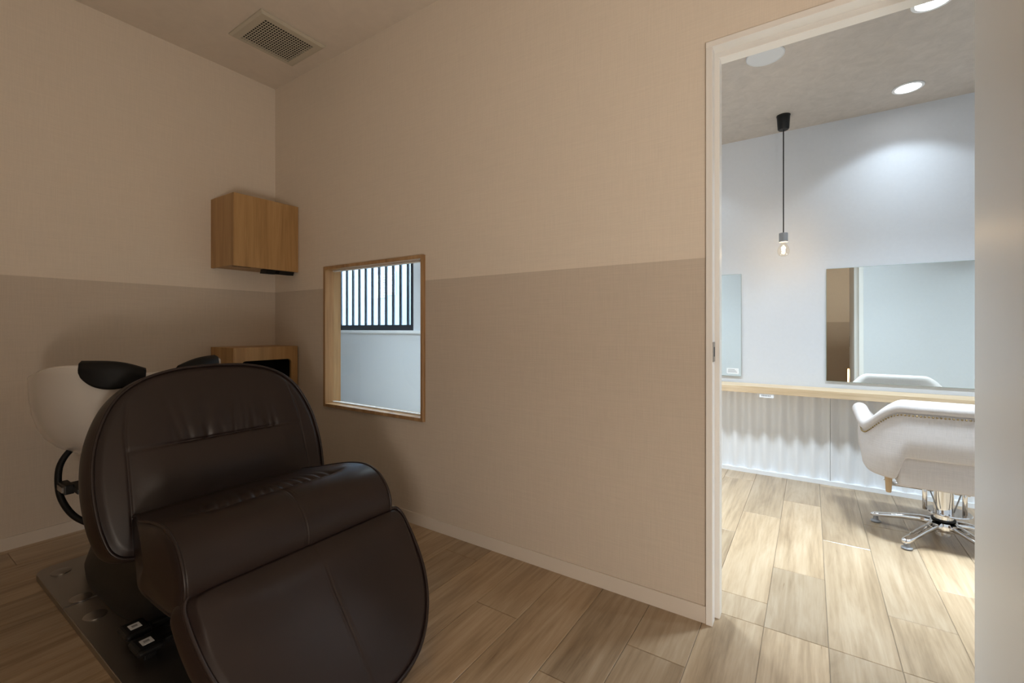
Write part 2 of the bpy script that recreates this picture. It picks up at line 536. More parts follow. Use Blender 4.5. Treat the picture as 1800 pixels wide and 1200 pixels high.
DFX = 0.366
door = thing('door_1', 'plain white door standing open against the doorway', 'door', (DFX + 0.02, 1.69, 0)); door['kind'] = 'structure'
local(door, box('door_leaf', DFX, DFX + 0.036, 1.02, 1.69, 0.008, 2.03, M['white_paint'], None, 0.002))
for z in (0.25, 1.02, 1.80):
    local(door, tube('hinge', [(DFX + 0.039, 1.694, z - 0.045), (DFX + 0.039, 1.694, z + 0.045)], 0.0055, M['steel'], None, 10))
for sx in (DFX - 0.0012, DFX + 0.0352):
    pull = local(door, box('flush_pull', sx, sx + 0.002, 1.045, 1.085, 0.90, 1.02, M['steel'], None, 0.0005, 1))
    q = box('pull_recess', sx - 0.0004, sx + 0.0024, 1.053, 1.077, 0.915, 1.005, M['grey_metal']); q.parent = pull

# ------------------------------------------------------------------ interior window
w1 = thing('window_1', 'small square interior window in an oak frame looking into the salon', 'window', ((WX0 + WX1) / 2, 1.75, WZ0)); w1['kind'] = 'structure'
FT = 0.019; WF = YB - 0.018; WB = YB2 + 0.006
def wpart(n, *a, mat=None, bev=0.001): return local(w1, box(n, *a, mat or M['frame_oak'], None, bev, 1))
wpart('frame_side', WX0, WX0 + FT, WF, WB, WZ0, WZ1)
wpart('frame_side', WX1 - FT, WX1, WF, WB, WZ0, WZ1)
wpart('frame_top', WX0 + FT, WX1 - FT, WF + 0.001, WB, WZ1 - FT, WZ1)
wpart('frame_sill', WX0 + FT, WX1 - FT, WF + 0.001, WB, WZ0, WZ0 + FT)
wpart('pane', WX0 + FT, WX1 - FT, 1.7525, 1.7565, WZ0 + FT, WZ1 - FT, mat=M['glass'], bev=0)
for (a, b) in ((1.745, 1.752), (1.757, 1.764)):
    wpart('glazing_bead', WX0 + FT, WX1 - FT, a, b, WZ0 + FT, WZ0 + FT + 0.008, mat=M['white_gloss'])
    wpart('glazing_bead', WX0 + FT, WX1 - FT, a, b, WZ1 - FT - 0.008, WZ1 - FT, mat=M['white_gloss'])

# ------------------------------------------------------------------ exterior window, slat screen, outside
w2 = thing('window_2', 'black framed outside window seen through the small interior window', 'window', ((EX0 + EX1) / 2, YC + 0.05, EZ0)); w2['kind'] = 'structure'
def epart(n, *a, mat=None): return local(w2, box(n, *a, mat or M['win_black']))
FE = 0.066
epart('frame_side', EX0, EX0 + FE, YC + 0.02, YC + 0.09, EZ0, EZ1)
epart('frame_side', EX1 - FE, EX1, YC + 0.02, YC + 0.09, EZ0, EZ1)
epart('frame_top', EX0 + FE, EX1 - FE, YC + 0.02, YC + 0.09, EZ1 - FE, EZ1)
epart('frame_sill', EX0 + FE, EX1 - FE, YC + 0.02, YC + 0.09, EZ0, EZ0 + FE)
epart('pane', EX0 + FE, EX1 - FE, YC + 0.05, YC + 0.056, EZ0 + FE, EZ1 - FE, mat=M['glass'])
struct(box('trim_sill', EX0 - 0.03, -3.60, YC - 0.02, YC + 0.02, EZ0 - 0.035, EZ0 - 0.002, M['white_gloss'], None, 0.002), 'white ledge below the black framed window', 'sill')
screen = thing('slat_screen', 'dark vertical slat screen standing outside the black framed window', 'slat screen', (-4.9, YC + 0.19, 0))
x = -5.065 - 0.1335 * 7
while x < -3.7:
    local(screen, box('slat', x - 0.017, x + 0.017, YC + 0.175, YC + 0.192, 0.9, 2.6, M['win_black']))
    x += 0.1335
for z in (0.9, 2.6):
    local(screen, box('rail', -6.1, -3.6, YC + 0.165, YC + 0.205, z - 0.03, z + 0.03, M['win_black']))
struct(box('ground_outside', -22, 6, YC + 0.14, 9, -0.25, -0.08, M['ext_ground']), 'grey paved yard outside the salon window', 'ground')
nb = thing('neighbour_building', 'pale rendered house wall beyond the slat screen', 'building', (-8, 6.4, -0.08))
local(nb, box('facade', -22, 6, 6.4, 6.8, -0.08, 4.2, M['ext_wall']))
for (vx, vz) in ((-7.62, 1.93), (-7.28, 1.98)):
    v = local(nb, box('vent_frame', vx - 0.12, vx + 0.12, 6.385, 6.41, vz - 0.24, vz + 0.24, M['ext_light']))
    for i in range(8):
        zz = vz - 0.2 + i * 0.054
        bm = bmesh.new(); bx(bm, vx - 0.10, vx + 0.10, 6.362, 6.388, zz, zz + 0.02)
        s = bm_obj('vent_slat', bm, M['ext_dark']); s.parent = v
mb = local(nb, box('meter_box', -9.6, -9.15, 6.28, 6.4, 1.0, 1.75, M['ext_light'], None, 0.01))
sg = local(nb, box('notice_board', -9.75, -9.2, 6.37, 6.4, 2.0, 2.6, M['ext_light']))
for (a, b, c, d, mm) in ((-9.72, -9.6, 2.42, 2.55, 'red'), (-9.55, -9.3, 2.46, 2.52, 'blue'), (-9.7, -9.3, 2.3, 2.35, 'blue'), (-9.7, -9.4, 2.12, 2.17, 'red')):
    q = box('print', a, b, 6.362, 6.371, c, d, M[mm]); q.parent = sg

# ------------------------------------------------------------------ shampoo chair
ch = thing('shampoo_chair', 'dark brown leather reclining shampoo chair with white basin behind it', 'shampoo chair', (-1.9, 0.79, 0))
CY = 0.79
def add(o): return local(ch, o)
def sub(p, o):
    o.parent = p          # the part itself sits at the world origin, so no offset
    return o
def sm(a, b, x):
    t = min(max((x - a) / (b - a), 0), 1); return t * t * (3 - 2 * t)

def polar_cushion(name, outline, centre, O, U, V, N, bulge, thick, disp, na=180, nr=70, mat=None, sidebulge=0.012):
    ring = resample(catmull([Vector((*p, 0)) for p in outline], 12), na)
    c = Vector((*centre, 0))
    vs = []; fs = []
    def put(p, h): vs.append(O + U * p.x + V * p.y + N * h)
    put(c, bulge + disp(c.x, c.y, 0))
    for i in range(1, nr + 1):
        rho = (i / nr) ** 0.85
        for q in ring:
            p = c.lerp(q, rho)
            edge = bulge * (1 - rho ** 3) - 0.006 * sm(0.93, 1.0, rho)
            put(p, edge + disp(p.x, p.y, rho))
    def idx(i, k): return 1 + (i - 1) * na + (k % na)
    for k in range(na): fs.append((0, idx(1, k), idx(1, k + 1)))
    for i in range(1, nr):
        for k in range(na): fs.append((idx(i, k), idx(i + 1, k), idx(i + 1, k + 1), idx(i, k + 1)))
    last = nr; ns = 10
    for j in range(1, ns + 1):
        f = j / ns
        for q in ring:
            d = (q - c).normalized()
            th = thick(q.x, q.y)
            out = sidebulge * math.sin(PI * f) - 0.035 * sm(0.75, 1.0, f) * min(1, th / 0.08)
            vs.append(O + U * (q.x + d.x * out) + V * (q.y + d.y * out) + N * (-0.006 - th * f))
        i = last + j - 1
        for k in range(na): fs.append((idx(i, k), idx(i + 1, k), idx(i + 1, k + 1), idx(i, k + 1)))
    fs.append(tuple(idx(last + ns, k) for k in range(na)))
    o = from_data(name, vs, fs, mat or M['leather'], None, True)
    pipe = [O + U * q.x + V * q.y + N * (-0.003) for q in ring]
    return o, pipe, ring

def hwpts(lst):
    """half-width table (v, w) -> closed outline, right side up then left side down"""
    r = [(w, v) for v, w in lst if w > 0]
    l = [(-w, v) for v, w in reversed(lst) if w > 0]
    return r + l

# backrest
vz = lambda z: (z - 0.30) / 0.949
bo = hwpts([(vz(0.335), 0.20), (vz(0.342), 0.30), (vz(0.37), 0.345), (vz(0.43), 0.365), (vz(0.50), 0.374), (vz(0.57), 0.376),
            (vz(0.64), 0.370), (vz(0.70), 0.357), (vz(0.76), 0.334), (vz(0.81), 0.304), (vz(0.85), 0.262), (vz(0.88), 0.205),
            (vz(0.899), 0.13), (vz(0.906), 0.05)])
NB = Vector((0.949, 0, 0.316)); VB = Vector((-0.316, 0, 0.949)); UB = Vector((0, 1, 0))
OB = Vector((-1.717, CY + 0.008, 0.30))
random.seed(5)
WK = [(random.uniform(-0.19, 0.19), random.uniform(0.006, 0.013), random.uniform(0.05, 0.15), random.uniform(0.0018, 0.0042), random.uniform(-0.45, 0.1)) for _ in range(22)]
def disp_back(u, v, rho):
    v0 = vz(0.648); d = 0.0
    fade = 1 - sm(0.9, 1.0, rho)
    a = abs(u)
    if a < 0.30:
        d -= 0.0045 * math.exp(-((v - v0) / 0.0045) ** 2) * (1 - sm(0.285, 0.30, a))
        d -= 0.010 * math.exp(-abs(v - v0) / 0.03) * (1 - sm(0.12, 0.27, a))
        if v < v0: d += 0.012 * math.exp(-((v - v0 + 0.10) / 0.07) ** 2) * (1 - sm(0.2, 0.29, a))
    gx = 0.292 + 0.02 * (v0 - v) * (v < v0) - 0.15 * max(0, v - v0 - 0.05)
    d -= 0.0035 * math.exp(-((a - gx) / 0.0035) ** 2)
    if v > v0 - 0.002:
        h = max(0.0, v - v0)
        for (c, w, L, A, sl) in WK:
            x = u - c - sl * h * 0.6
            d -= A * math.exp(-(x / (w + 0.05 * h)) ** 2) * math.exp(-(h / L) ** 1.5)
    elif v > v0 - 0.05:
        h = v0 - v
        for (c, w, L, A, sl) in WK[::2]:
            d -= 0.5 * A * math.exp(-((u - c) / (w + 0.05 * h)) ** 2) * math.exp(-h / 0.012)
    d += 0.006 * math.sin(u * 9) * 0.3
    return d * fade
back, pipe, _ = polar_cushion('backrest', bo, (0, vz(0.60)), OB, UB, VB, NB, 0.034, lambda x, y: 0.135, disp_back, 260, 150)
add(back)
sub(back, tube('piping', pipe, 0.0055, M['leather'], None, 8, True))
ring_b = [p - NB * 0.142 + (OB + VB * 0.32 - p).normalized() * 0.03 for p in pipe]
sub(back, tube('piping', ring_b, 0.005, M['leather'], None, 8, True))

# seat roll
prof = [(-1.775, 0.36), (-1.772, 0.44), (-1.74, 0.470), (-1.66, 0.487), (-1.57, 0.508), (-1.48, 0.527), (-1.40, 0.534), (-1.335, 0.519),
        (-1.287, 0.482), (-1.262, 0.430), (-1.265, 0.378), (-1.292, 0.340), (-1.36, 0.322), (-1.52, 0.32), (-1.70, 0.325)]
pr = resample(catmull([Vector((x, 0, z)) for x, z in prof], 14), 300)
pc = Vector((-1.47, 0, 0.42))
SW = 0.325
WS = [(-0.20 + 0.40 * i / 12 + random.uniform(-0.004, 0.004), random.uniform(0.0075, 0.0095), random.uniform(0.045, 0.065), random.uniform(0.0060, 0.0085)) for i in range(13)]
def seat_disp(x, y, z, nz):
    d = 0.0
    if nz > 0.3:
        g = x + 1.437; win = 1 - sm(0.17, 0.27, abs(y))
        d -= 0.017 * math.exp(-abs(g) / 0.028) * win + 0.004 * math.exp(-(g / 0.004) ** 2) * win * (1.0 if g > 0 else 1.0)
        if g <= 0.004:
            h = max(-g, 0)
            for (c, w, L, A) in WS:
                d -= A * math.exp(-((y - c + 0.25 * h * (1 if y > 0 else -1)) / (w + 0.02 * h)) ** 2) * math.exp(-(h / L) ** 1.6) * win
    if x > -1.437 and z > 0.33:
        d -= 0.0030 * math.exp(-(y / 0.0028) ** 2)
        d -= 0.0010 * (math.exp(-((y - 0.008) / 0.0018) ** 2) + math.exp(-((y + 0.008) / 0.0018) ** 2))
    return d
npf = len(pr); vs = []; fs = []
nrm = []
for i in range(npf):
    t = (pr[(i + 1) % npf] - pr[i - 1]).normalized()
    nrm.append(Vector((-t.z, 0, t.x)))
if (nrm[0].dot(pr[0] - pc)) < 0: nrm = [-n for n in nrm]
NY = 230
ss = []
for j in range(NY + 1): ss.append(-1 + 2 * j / NY)
for s in ss:
    e = sm(0.955, 1.0, abs(s))
    for i in range(npf):
        p = pr[i]; n = nrm[i]
        w = SW - 0.045 * sm(0.0, 1.0, (-1.52 - p.x) / 0.24)
        y = s * w
        d = seat_disp(p.x, y, p.z, n.z) - 0.010 * e * e + 0.006 * math.cos(s * 1.4) * max(n.z, 0)
        q = p + n * d
        vs.append(Vector((q.x, CY - 0.008 + y, q.z)))
for j in range(NY):
    for i in range(npf):
        fs.append((j * npf + i, j * npf + (i + 1) % npf, (j + 1) * npf + (i + 1) % npf, (j + 1) * npf + i))
for j, sg_ in ((0, -1), (NY, 1)):          # softly domed end faces
    prevb = j * npf
    for r_ in range(1, 7):
        f = 1 - r_ / 6.0
        b0 = len(vs)
        for i in range(npf):
            p = vs[j * npf + i]
            q = Vector((pc.x + (p.x - pc.x) * f, p.y + sg_ * 0.012 * (1 - f * f), pc.z + (p.z - pc.z) * f))
            vs.append(q)
        for i in range(npf):
            fs.append((prevb + i, prevb + (i + 1) % npf, b0 + (i + 1) % npf, b0 + i))
        prevb = b0
seat = add(from_data('seat', vs, fs, M['leather'], None, True))
for j in (2, NY - 2):
    sub(seat, tube('piping', [vs[j * npf + i] + nrm[i] * 0.003 for i in range(0, npf, 2)], 0.0048, M['leather'], None, 8, True))

# leg rest
lo = [(0.32, 0.012), (0.324, 0.06), (0.318, 0.14), (0.304, 0.215), (0.28, 0.28), (0.248, 0.335), (0.205, 0.385), (0.15, 0.425), (0.08, 0.448), (0, 0.455),
      (-0.08, 0.448), (-0.15, 0.425), (-0.205, 0.385), (-0.248, 0.335), (-0.28, 0.28), (-0.304, 0.215), (-0.318, 0.14), (-0.324, 0.06), (-0.32, 0.012),
      (-0.29, -0.006), (-0.15, -0.008), (0, -0.008), (0.15, -0.008), (0.29, -0.006)]
VL = Vector((0.669, 0, -0.743)); NL = Vector((0.743, 0, 0.669))
OL = Vector((-1.262, CY + 0.005, 0.392))
def disp_leg(u, v, rho):
    f = 1 - sm(0.93, 1.0, rho)
    return (-0.003 * math.exp(-(u / 0.0028) ** 2) - 0.001 * (math.exp(-((u - 0.009) / 0.0018) ** 2) + math.exp(-((u + 0.009) / 0.0018) ** 2))
            + 0.012 * math.exp(-((v - 0.06) / 0.06) ** 2)) * f
leg, pipe, _ = polar_cushion('leg_rest', [(a * 1.06 + 0.004, b) for a, b in lo], (0, 0.20), OL, Vector((0, 1, 0)), VL, NL, 0.016, lambda x, y: 0.10 - 0.065 * sm(0.15, 0.44, y), disp_leg, 260, 110)
add(leg)
sub(leg, tube('piping', pipe, 0.0055, M['leather'], None, 8, True))

# base plates
def round_plate(name, x0, x1, y0, y1, z0, z1, rad, corners, mat):
    pts = []
    for (cx, cy, a0, key) in ((x1, y1, 0, 'ne'), (x0, y1, 90, 'nw'), (x0, y0, 180, 'sw'), (x1, y0, 270, 'se')):
        if key in corners:
            ox = cx - rad if cx == x1 else cx + rad; oy = cy - rad if cy == y1 else cy + rad
            for k in range(7):
                a = R(a0 + 15 * k); pts.append((ox + rad * math.cos(a), oy + rad * math.sin(a)))
        else: pts.append((cx, cy))
    bm = bmesh.new()
    top = [bm.verts.new((p[0], p[1], z1)) for p in pts]; bot = [bm.verts.new((p[0], p[1], z0)) for p in pts]
    bm.faces.new(top); bm.faces.new(bot[::-1])
    for i in range(len(pts)):
        j = (i + 1) % len(pts); bm.faces.new((bot[i], bot[j], top[j], top[i]))
    ed = [e for e in bm.edges if abs(e.verts[0].co.z - z1) < 1e-6 and abs(e.verts[1].co.z - z1) < 1e-6]
    bmesh.ops.bevel(bm, geom=ed, offset=0.003, segments=2, affect='EDGES')
    return sharp(bm_obj(name, bm, mat), 50)
pl1 = add(round_plate('base_plate', -2.72, -2.275, 0.45, 1.13, 0.0005, 0.026, 0.05, ('nw', 'sw'), M['steel']))
pl2 = add(round_plate('base_plate', -2.272, -1.30, 0.45, 1.13, 0.0005, 0.0245, 0.05, ('ne', 'se'), M['steel']))
for (x, y, p) in ((-2.62, 0.513, pl1), (-2.303, 0.505, pl1), (-2.123, 0.503, pl2)):
    for yy in (y, 2 * CY - y):
        sub(p, lathe('bolt_cap', [(0.033, 0.0), (0.033, 0.003), (0.027, 0.0055), (0.0, 0.0065)], (x, yy, 0.0255 if p is pl1 else 0.024), M['steel'], None, 28))

# pedestal and link under the basin
def loft(name, rings, mat, n=48, ex=3.2, par=None):
    vs, fs = [], []
    for (x0, x1, y0, y1, z) in rings:
        cx, cy, a, b = (x0 + x1) / 2, (y0 + y1) / 2, (x1 - x0) / 2, (y1 - y0) / 2
        for k in range(n):
            q = 2 * PI * k / n; c, s = math.cos(q), math.sin(q)
            vs.append((cx + a * math.copysign(abs(c) ** (2 / ex), c), cy + b * math.copysign(abs(s) ** (2 / ex), s), z))
    for i in range(len(rings) - 1):
        for k in range(n): fs.append((i * n + k, i * n + (k + 1) % n, (i + 1) * n + (k + 1) % n, (i + 1) * n + k))
    fs.append(tuple(range(n))[::-1]); fs.append(tuple((len(rings) - 1) * n + k for k in range(n)))
    return sharp(from_data(name, vs, fs, mat), 60)
add(loft('pedestal', [(-2.66, -1.80, 0.545, 1.035, 0.0245), (-2.665, -1.795, 0.54, 1.04, 0.07), (-2.60, -1.72, 0.55, 1.03, 0.17), (-2.50, -1.60, 0.565, 1.015, 0.26),
                      (-2.15, -1.40, 0.58, 1.0, 0.31), (-2.05, -1.38, 0.58, 1.0, 0.335)], M['black']))
add(loft('basin_post', [(-2.58, -2.30, 0.64, 0.94, 0.20), (-2.58, -2.30, 0.62, 0.94, 0.34), (-2.60, -2.26, 0.58, 0.92, 0.46), (-2.64, -2.26, 0.56, 0.90, 0.515), (-2.60, -2.32, 0.62, 0.86, 0.535)], M['black']))
add(loft('leg_bracket', [(-1.50, -1.30, 0.66, 0.92, 0.15), (-1.46, -1.24, 0.66, 0.92, 0.30), (-1.5, -1.26, 0.66, 0.92, 0.325)], M['black']))

# foot pedals
for (x, y) in ((-1.845, 0.535), (-1.725, 0.530)):
    p = add(box('foot_pedal', x - 0.045, x + 0.045, y - 0.036, y + 0.036, 0.050, 0.072, M['black'], None, 0.012, 3))
    sub(p, box('pedal_arm', x - 0.014, x + 0.014, y + 0.02, y + 0.15, 0.045, 0.062, M['black'], None, 0.004))
    sub(p, box('pedal_foot', x - 0.02, x + 0.02, y - 0.012, y + 0.02, 0.0245, 0.056, M['black'], None, 0.003))
    sub(p, box('pedal_icon', x - 0.017, x + 0.017, y - 0.015, y + 0.015, 0.0715, 0.0728, M['icon']))
    sub(p, box('icon_mark', x - 0.007, x + 0.006, y - 0.008, y + 0.007, 0.0727, 0.0732, M['print_grey']))

# basin
BCX, BCY, BA, BB = -2.52, 0.72, 0.34, 0.31
def rimz(x, y=0.0):
    """rim height: rises to two shoulders at the front, with a dip for the neck between them"""
    return 0.846 - 0.034 * (1 - sm(-2.86, -2.66, x)) + 0.058 * sm(-2.66, -2.26, x) - 0.05 * math.exp(-((y - BCY) / 0.095) ** 2) * sm(-2.36, -2.2, x)
def sup(a, b, q, ex=2.6):
    c, s = math.cos(q), math.sin(q)
    return a * math.copysign(abs(c) ** (2 / ex), c), b * math.copysign(abs(s) ** (2 / ex), s)
NA = 96
outer = [(1.0, 0.0, 0), (1.0, 0.02, 0), (0.99, 0.07, 0), (0.965, 0.12, 0), (0.92, 0.165, 0), (0.85, 0.205, 0.005), (0.75, 0.238, 0.01), (0.62, 0.262, 0.02), (0.48, 0.277, 0.03), (0.2, 0.285, 0.03)]
inner = [(0.985, -0.006, 0), (0.965, -0.004, 0), (0.955, 0.012, 0), (0.93, 0.06, 0), (0.88, 0.12, 0), (0.78, 0.17, 0), (0.6, 0.205, 0), (0.4, 0.225, 0), (0.15, 0.232, 0), (0.01, 0.234, 0)]
seqs = list(reversed(outer)) + inner
vs, fs = [], []
for (sc, dz, sh) in seqs:
    for k in range(NA):
        ex_, ey_ = sup(BA, BB, 2 * PI * k / NA)
        xx = BCX + ex_ * sc + sh
        blend = sm(0.3, 1.0, sc)
        vs.append((xx, BCY + ey_ * sc, (rimz(xx, BCY + ey_ * sc) * blend + rimz(BCX) * (1 - blend)) - dz * 1.24))
for i in range(len(seqs) - 1):
    for k in range(NA): fs.append((i * NA + k, i * NA + (k + 1) % NA, (i + 1) * NA + (k + 1) % NA, (i + 1) * NA + k))
fs.append(tuple(range(NA))[::-1]); fs.append(tuple((len(seqs) - 1) * NA + k for k in range(NA)))
basin = add(from_data('basin', vs, fs, M['ceramic'], None, True))
basin['label'] = 'white ceramic shampoo basin'
# neck rest: black pad folded over the front part of the rim
def flap(name, q0, q1, depth_fn, par):
    n, m = 28, 14
    vs, fs = [], []
    for i in range(n + 1):
        t = i / n; q = q0 + (q1 - q0) * t
        D = depth_fn(t)
        ex_, ey_ = sup(BA, BB, q)
        path = [(0.90, 0.05), (0.93, 0.012), (0.955, -0.010), (0.985, -0.016), (1.012, -0.010), (1.02, 0.01)]
        for k in range(1, 9): path.append((1.018 - 0.05 * (max(0, D * k / 8 - 0.05) / 0.1), 0.01 + D * k / 8))
        for (sc, dz) in path:
            xx = BCX + ex_ * sc
            vs.append((xx, BCY + ey_ * sc, rimz(xx, BCY + ey_ * sc) - dz))
    w = 14
    for i in range(n):
        for k in range(w - 1): fs.append((i * w + k, i * w + k + 1, (i + 1) * w + k + 1, (i + 1) * w + k))
    o = from_data(name, vs, fs, M['rubber'], None, True)
    s = o.modifiers.new('thickness', 'SOLIDIFY'); s.thickness = 0.008; s.offset = 1
    return sub(par, o)
nr_ = flap('neck_rest', R(-42), R(-6), lambda t: 0.010 + 0.062 * math.sin(PI * min(1, t * 1.05)) ** 0.6, basin)
nr_['label'] = 'black rubber neck pad folded over the basin rim'
flap('neck_rest', R(7), R(41), lambda t: 0.010 + 0.05 * math.sin(PI * t) ** 0.6, basin)
sub(basin, tube('faucet', [(-2.76, 0.66, 0.72), (-2.765, 0.66, 0.862), (-2.75, 0.66, 0.882), (-2.70, 0.665, 0.884), (-2.66, 0.67, 0.865)], 0.012, M['black'], None, 12))
add(tube('drain_hose', catmull([(-2.50, 0.56, 0.575), (-2.49, 0.515, 0.555), (-2.48, 0.482, 0.50), (-2.46, 0.475, 0.42), (-2.43, 0.485, 0.36), (-2.38, 0.51, 0.31), (-2.32, 0.56, 0.27)], 8, False), 0.011, M['rubber'], None, 12))
hb = add(box('hose_clip', -2.455, -2.36, 0.472, 0.50, 0.412, 0.448, M['black'], None, 0.004))
sub(hb, box('clip_plate', -2.45, -2.38, 0.468, 0.4725, 0.418, 0.438, M['steel']))
add(box('hose_bracket', -2.44, -2.30, 0.495, 0.62, 0.42, 0.44, M['black'], None, 0.004))

# ------------------------------------------------------------------ corner cabinets
CX0, CX1, CY0, CY1 = XA, -2.866, 1.30, YB
up = thing('wall_cabinet', 'oak veneer wall cabinet high in the room corner', 'cabinet', (CX0, 1.5, 1.423), 'oak corner cabinets')
def cp(par, n, *a, mat=None, bev=0.0008): return local(par, box(n, *a, mat or M['oak'], None, bev, 1))
cp(up, 'side_panel', CX0, CX1 - 0.02, CY0, CY0 + 0.018, 1.427, 1.861)
cp(up, 'side_panel', CX0, CX1 - 0.02, CY1 - 0.018, CY1, 1.427, 1.861)
cp(up, 'top_panel', CX0, CX1 - 0.02, CY0 + 0.018, CY1 - 0.018, 1.843, 1.861)
cp(up, 'back_panel', CX0, CX0 + 0.012, CY0 + 0.018, CY1 - 0.018, 1.445, 1.843)
cp(up, 'bottom_panel', CX0 + 0.012, CX1 - 0.02, CY0 + 0.018, CY1 - 0.018, 1.430, 1.447)
cp(up, 'gap_shade', CX1 - 0.075, CX1 - 0.0225, CY0 + 0.022, CY0 + 0.13, 1.4275, 1.4305, mat=M['dark'], bev=0)  # dark strip on the underside, stands for the shaded gap behind the door
cp(up, 'door', CX1 - 0.019, CX1, CY0, CY1 - 0.003, 1.423, 1.861)
for (ya, yb, za) in ((1.515, 1.575, 1.398), (1.60, 1.70, 1.402)):
    bm = bmesh.new()
    v = [bm.verts.new(p) for p in ((CX1 - 0.10, ya, 1.45), (CX1 - 0.022, ya, 1.45), (CX1 - 0.05, ya, za), (CX1 - 0.12, ya, za + 0.006),
                                   (CX1 - 0.10, yb, 1.45), (CX1 - 0.022, yb, 1.45), (CX1 - 0.05, yb, za), (CX1 - 0.12, yb, za + 0.006))]
    for f in ((0, 1, 2, 3), (4, 7, 6, 5), (0, 4, 5, 1), (1, 5, 6, 2), (2, 6, 7, 3), (3, 7, 4, 0)): bm.faces.new([v[i] for i in f])
    local(up, bm_obj('bracket', bm, M['black']))

lw = thing('towel_cabinet', 'oak veneer cabinet with black rounded opening below the wall cabinet', 'cabinet', (CX0, 1.5, 0.0), 'oak corner cabinets')
LZ = 0.929
cp(lw, 'side_panel', CX0, CX1 - 0.02, CY0, CY0 + 0.018, 0.0, LZ)
cp(lw, 'side_panel', CX0, CX1 - 0.02, CY1 - 0.018, CY1 - 0.008, 0.0, LZ)
cp(lw, 'top_panel', CX0, CX1 - 0.02, CY0 + 0.018, CY1 - 0.018, LZ - 0.018, LZ)
oy0, oy1, oz0, oz1, rad = 1.347, 1.658, 0.70, 0.846, 0.024
inner_ = []
for (cy, cz, a0) in ((oy1 - rad, oz1 - rad, 0), (oy0 + rad, oz1 - rad, 90), (oy0 + rad, oz0 + rad, 180), (oy1 - rad, oz0 + rad, 270)):
    for k in range(7): inner_.append((cy + rad * math.cos(R(a0 + 15 * k)), cz + rad * math.sin(R(a0 + 15 * k))))
py0, py1, pz0, pz1 = CY0, CY1 - 0.008, 0.0, LZ
outer_ = []
for (y, z) in ((py1, pz1), (py0, pz1), (py0, pz0), (py1, pz0)): outer_ += [(y, z)] * 7
vs = []; fs = []
for xx in (CX1, CX1 - 0.019):
    vs += [(xx, *p) for p in outer_] + [(xx, *p) for p in inner_]
n = 28
for i in range(n):
    j = (i + 1) % n
    fs += [(i, j, n + j, n + i), (2 * n + i, 3 * n + i, 3 * n + j, 2 * n + j), (n + i, n + j, 3 * n + j, 3 * n + i), (i, 2 * n + i, 2 * n + j, j)]
me = bpy.data.meshes.new('front_panel'); me.from_pydata(vs, [], fs)
bm = bmesh.new(); bm.from_mesh(me); bmesh.ops.remove_doubles(bm, verts=bm.verts, dist=1e-6)
bmesh.ops.dissolve_degenerate(bm, edges=bm.edges, dist=1e-6)
local(lw, bm_obj('front_panel', bm, M['oak']))
bm = bmesh.new(); bx(bm, CX0 + 0.02, CX1 - 0.0192, CY0 + 0.0182, CY1 - 0.0182, 0.6, LZ - 0.0185)
bmesh.ops.delete(bm, geom=[f for f in bm.faces if f.calc_center_median().x > CX1 - 0.03], context='FACES')
local(lw, bm_obj('black_liner', bm, M['dark']))

# ------------------------------------------------------------------ ceiling vent
vt = thing('ceiling_vent', 'square beige ventilation grille on the shampoo room ceiling', 'vent', (-2.6, 1.42, ZC))
ox0, ox1, oy0_, oy1_ = -2.777, -2.418, 1.233, 1.612
ix0, ix1, iy0, iy1 = -2.745, -2.467, 1.281, 1.566
vs = []
for (a, b, c, d, z) in ((ox0, ox1, oy0_, oy1_, ZC - 0.001), (ox0, ox1, oy0_, oy1_, ZC - 0.008), (ox0 + 0.012, ox1 - 0.012, oy0_ + 0.012, oy1_ - 0.012, ZC - 0.016), (ix0, ix1, iy0, iy1, ZC - 0.016), (ix0, ix1, iy0, iy1, ZC - 0.002)):
    vs += [(a, c, z), (b, c, z), (b, d, z), (a, d, z)]
fs = []
for i in range(4):
    for k in range(4): fs.append((i * 4 + k, i * 4 + (k + 1) % 4, (i + 1) * 4 + (k + 1) % 4, (i + 1) * 4 + k))
local(vt, from_data('frame', vs, fs, M['vent']))
local(vt, box('cavity_shade', ix0, ix1, iy0, iy1, ZC - 0.004, ZC - 0.001, M['dark']))  # near-black sheet, stands for the shade above the grille
lst = []
nx, ny = 13, 20
for i in range(nx + 1):
    x = ix0 + (ix1 - ix0) * i / nx; lst.append((x - 0.0028, x + 0.0028, iy0, iy1, ZC - 0.0150, ZC - 0.0130))
for i in range(ny + 1):
    y = iy0 + (iy1 - iy0) * i / ny; lst.append((ix0, ix1, y - 0.0019, y + 0.0019, ZC - 0.0148, ZC - 0.0132))
local(vt, boxes('grille', lst, M['vent']))

# ------------------------------------------------------------------ low lantern behind the camera (its glow shows in the mirror)
LX, LY, LZ_ = 0.605, -0.45, 0.0
lm = thing('floor_lantern', 'low warm glowing lantern on the floor, seen in the mirror beside the door', 'lamp', (LX, LY, 0), None, R(24))
box('foot', -0.17, 0.17, -0.10, 0.10, 0.0005, 0.02, M['oak'], lm, 0.002)
for sx in (-1, 1):
    box('side_panel', sx * 0.17 - 0.008, sx * 0.17 + 0.008, -0.09, 0.07, 0.02, 0.58, M['oak'], lm, 0.001)
box('back_panel', -0.162, 0.162, -0.09, -0.075, 0.02, 0.58, M['oak'], lm)
boxes('top_rim', [(-0.178, 0.178, -0.09, -0.078, 0.58, 0.594), (-0.178, 0.178, -0.012, 0.0, 0.58, 0.594), (-0.178, -0.166, -0.078, -0.012, 0.58, 0.594), (0.166, 0.178, -0.078, -0.012, 0.58, 0.594)], M['oak'], lm)
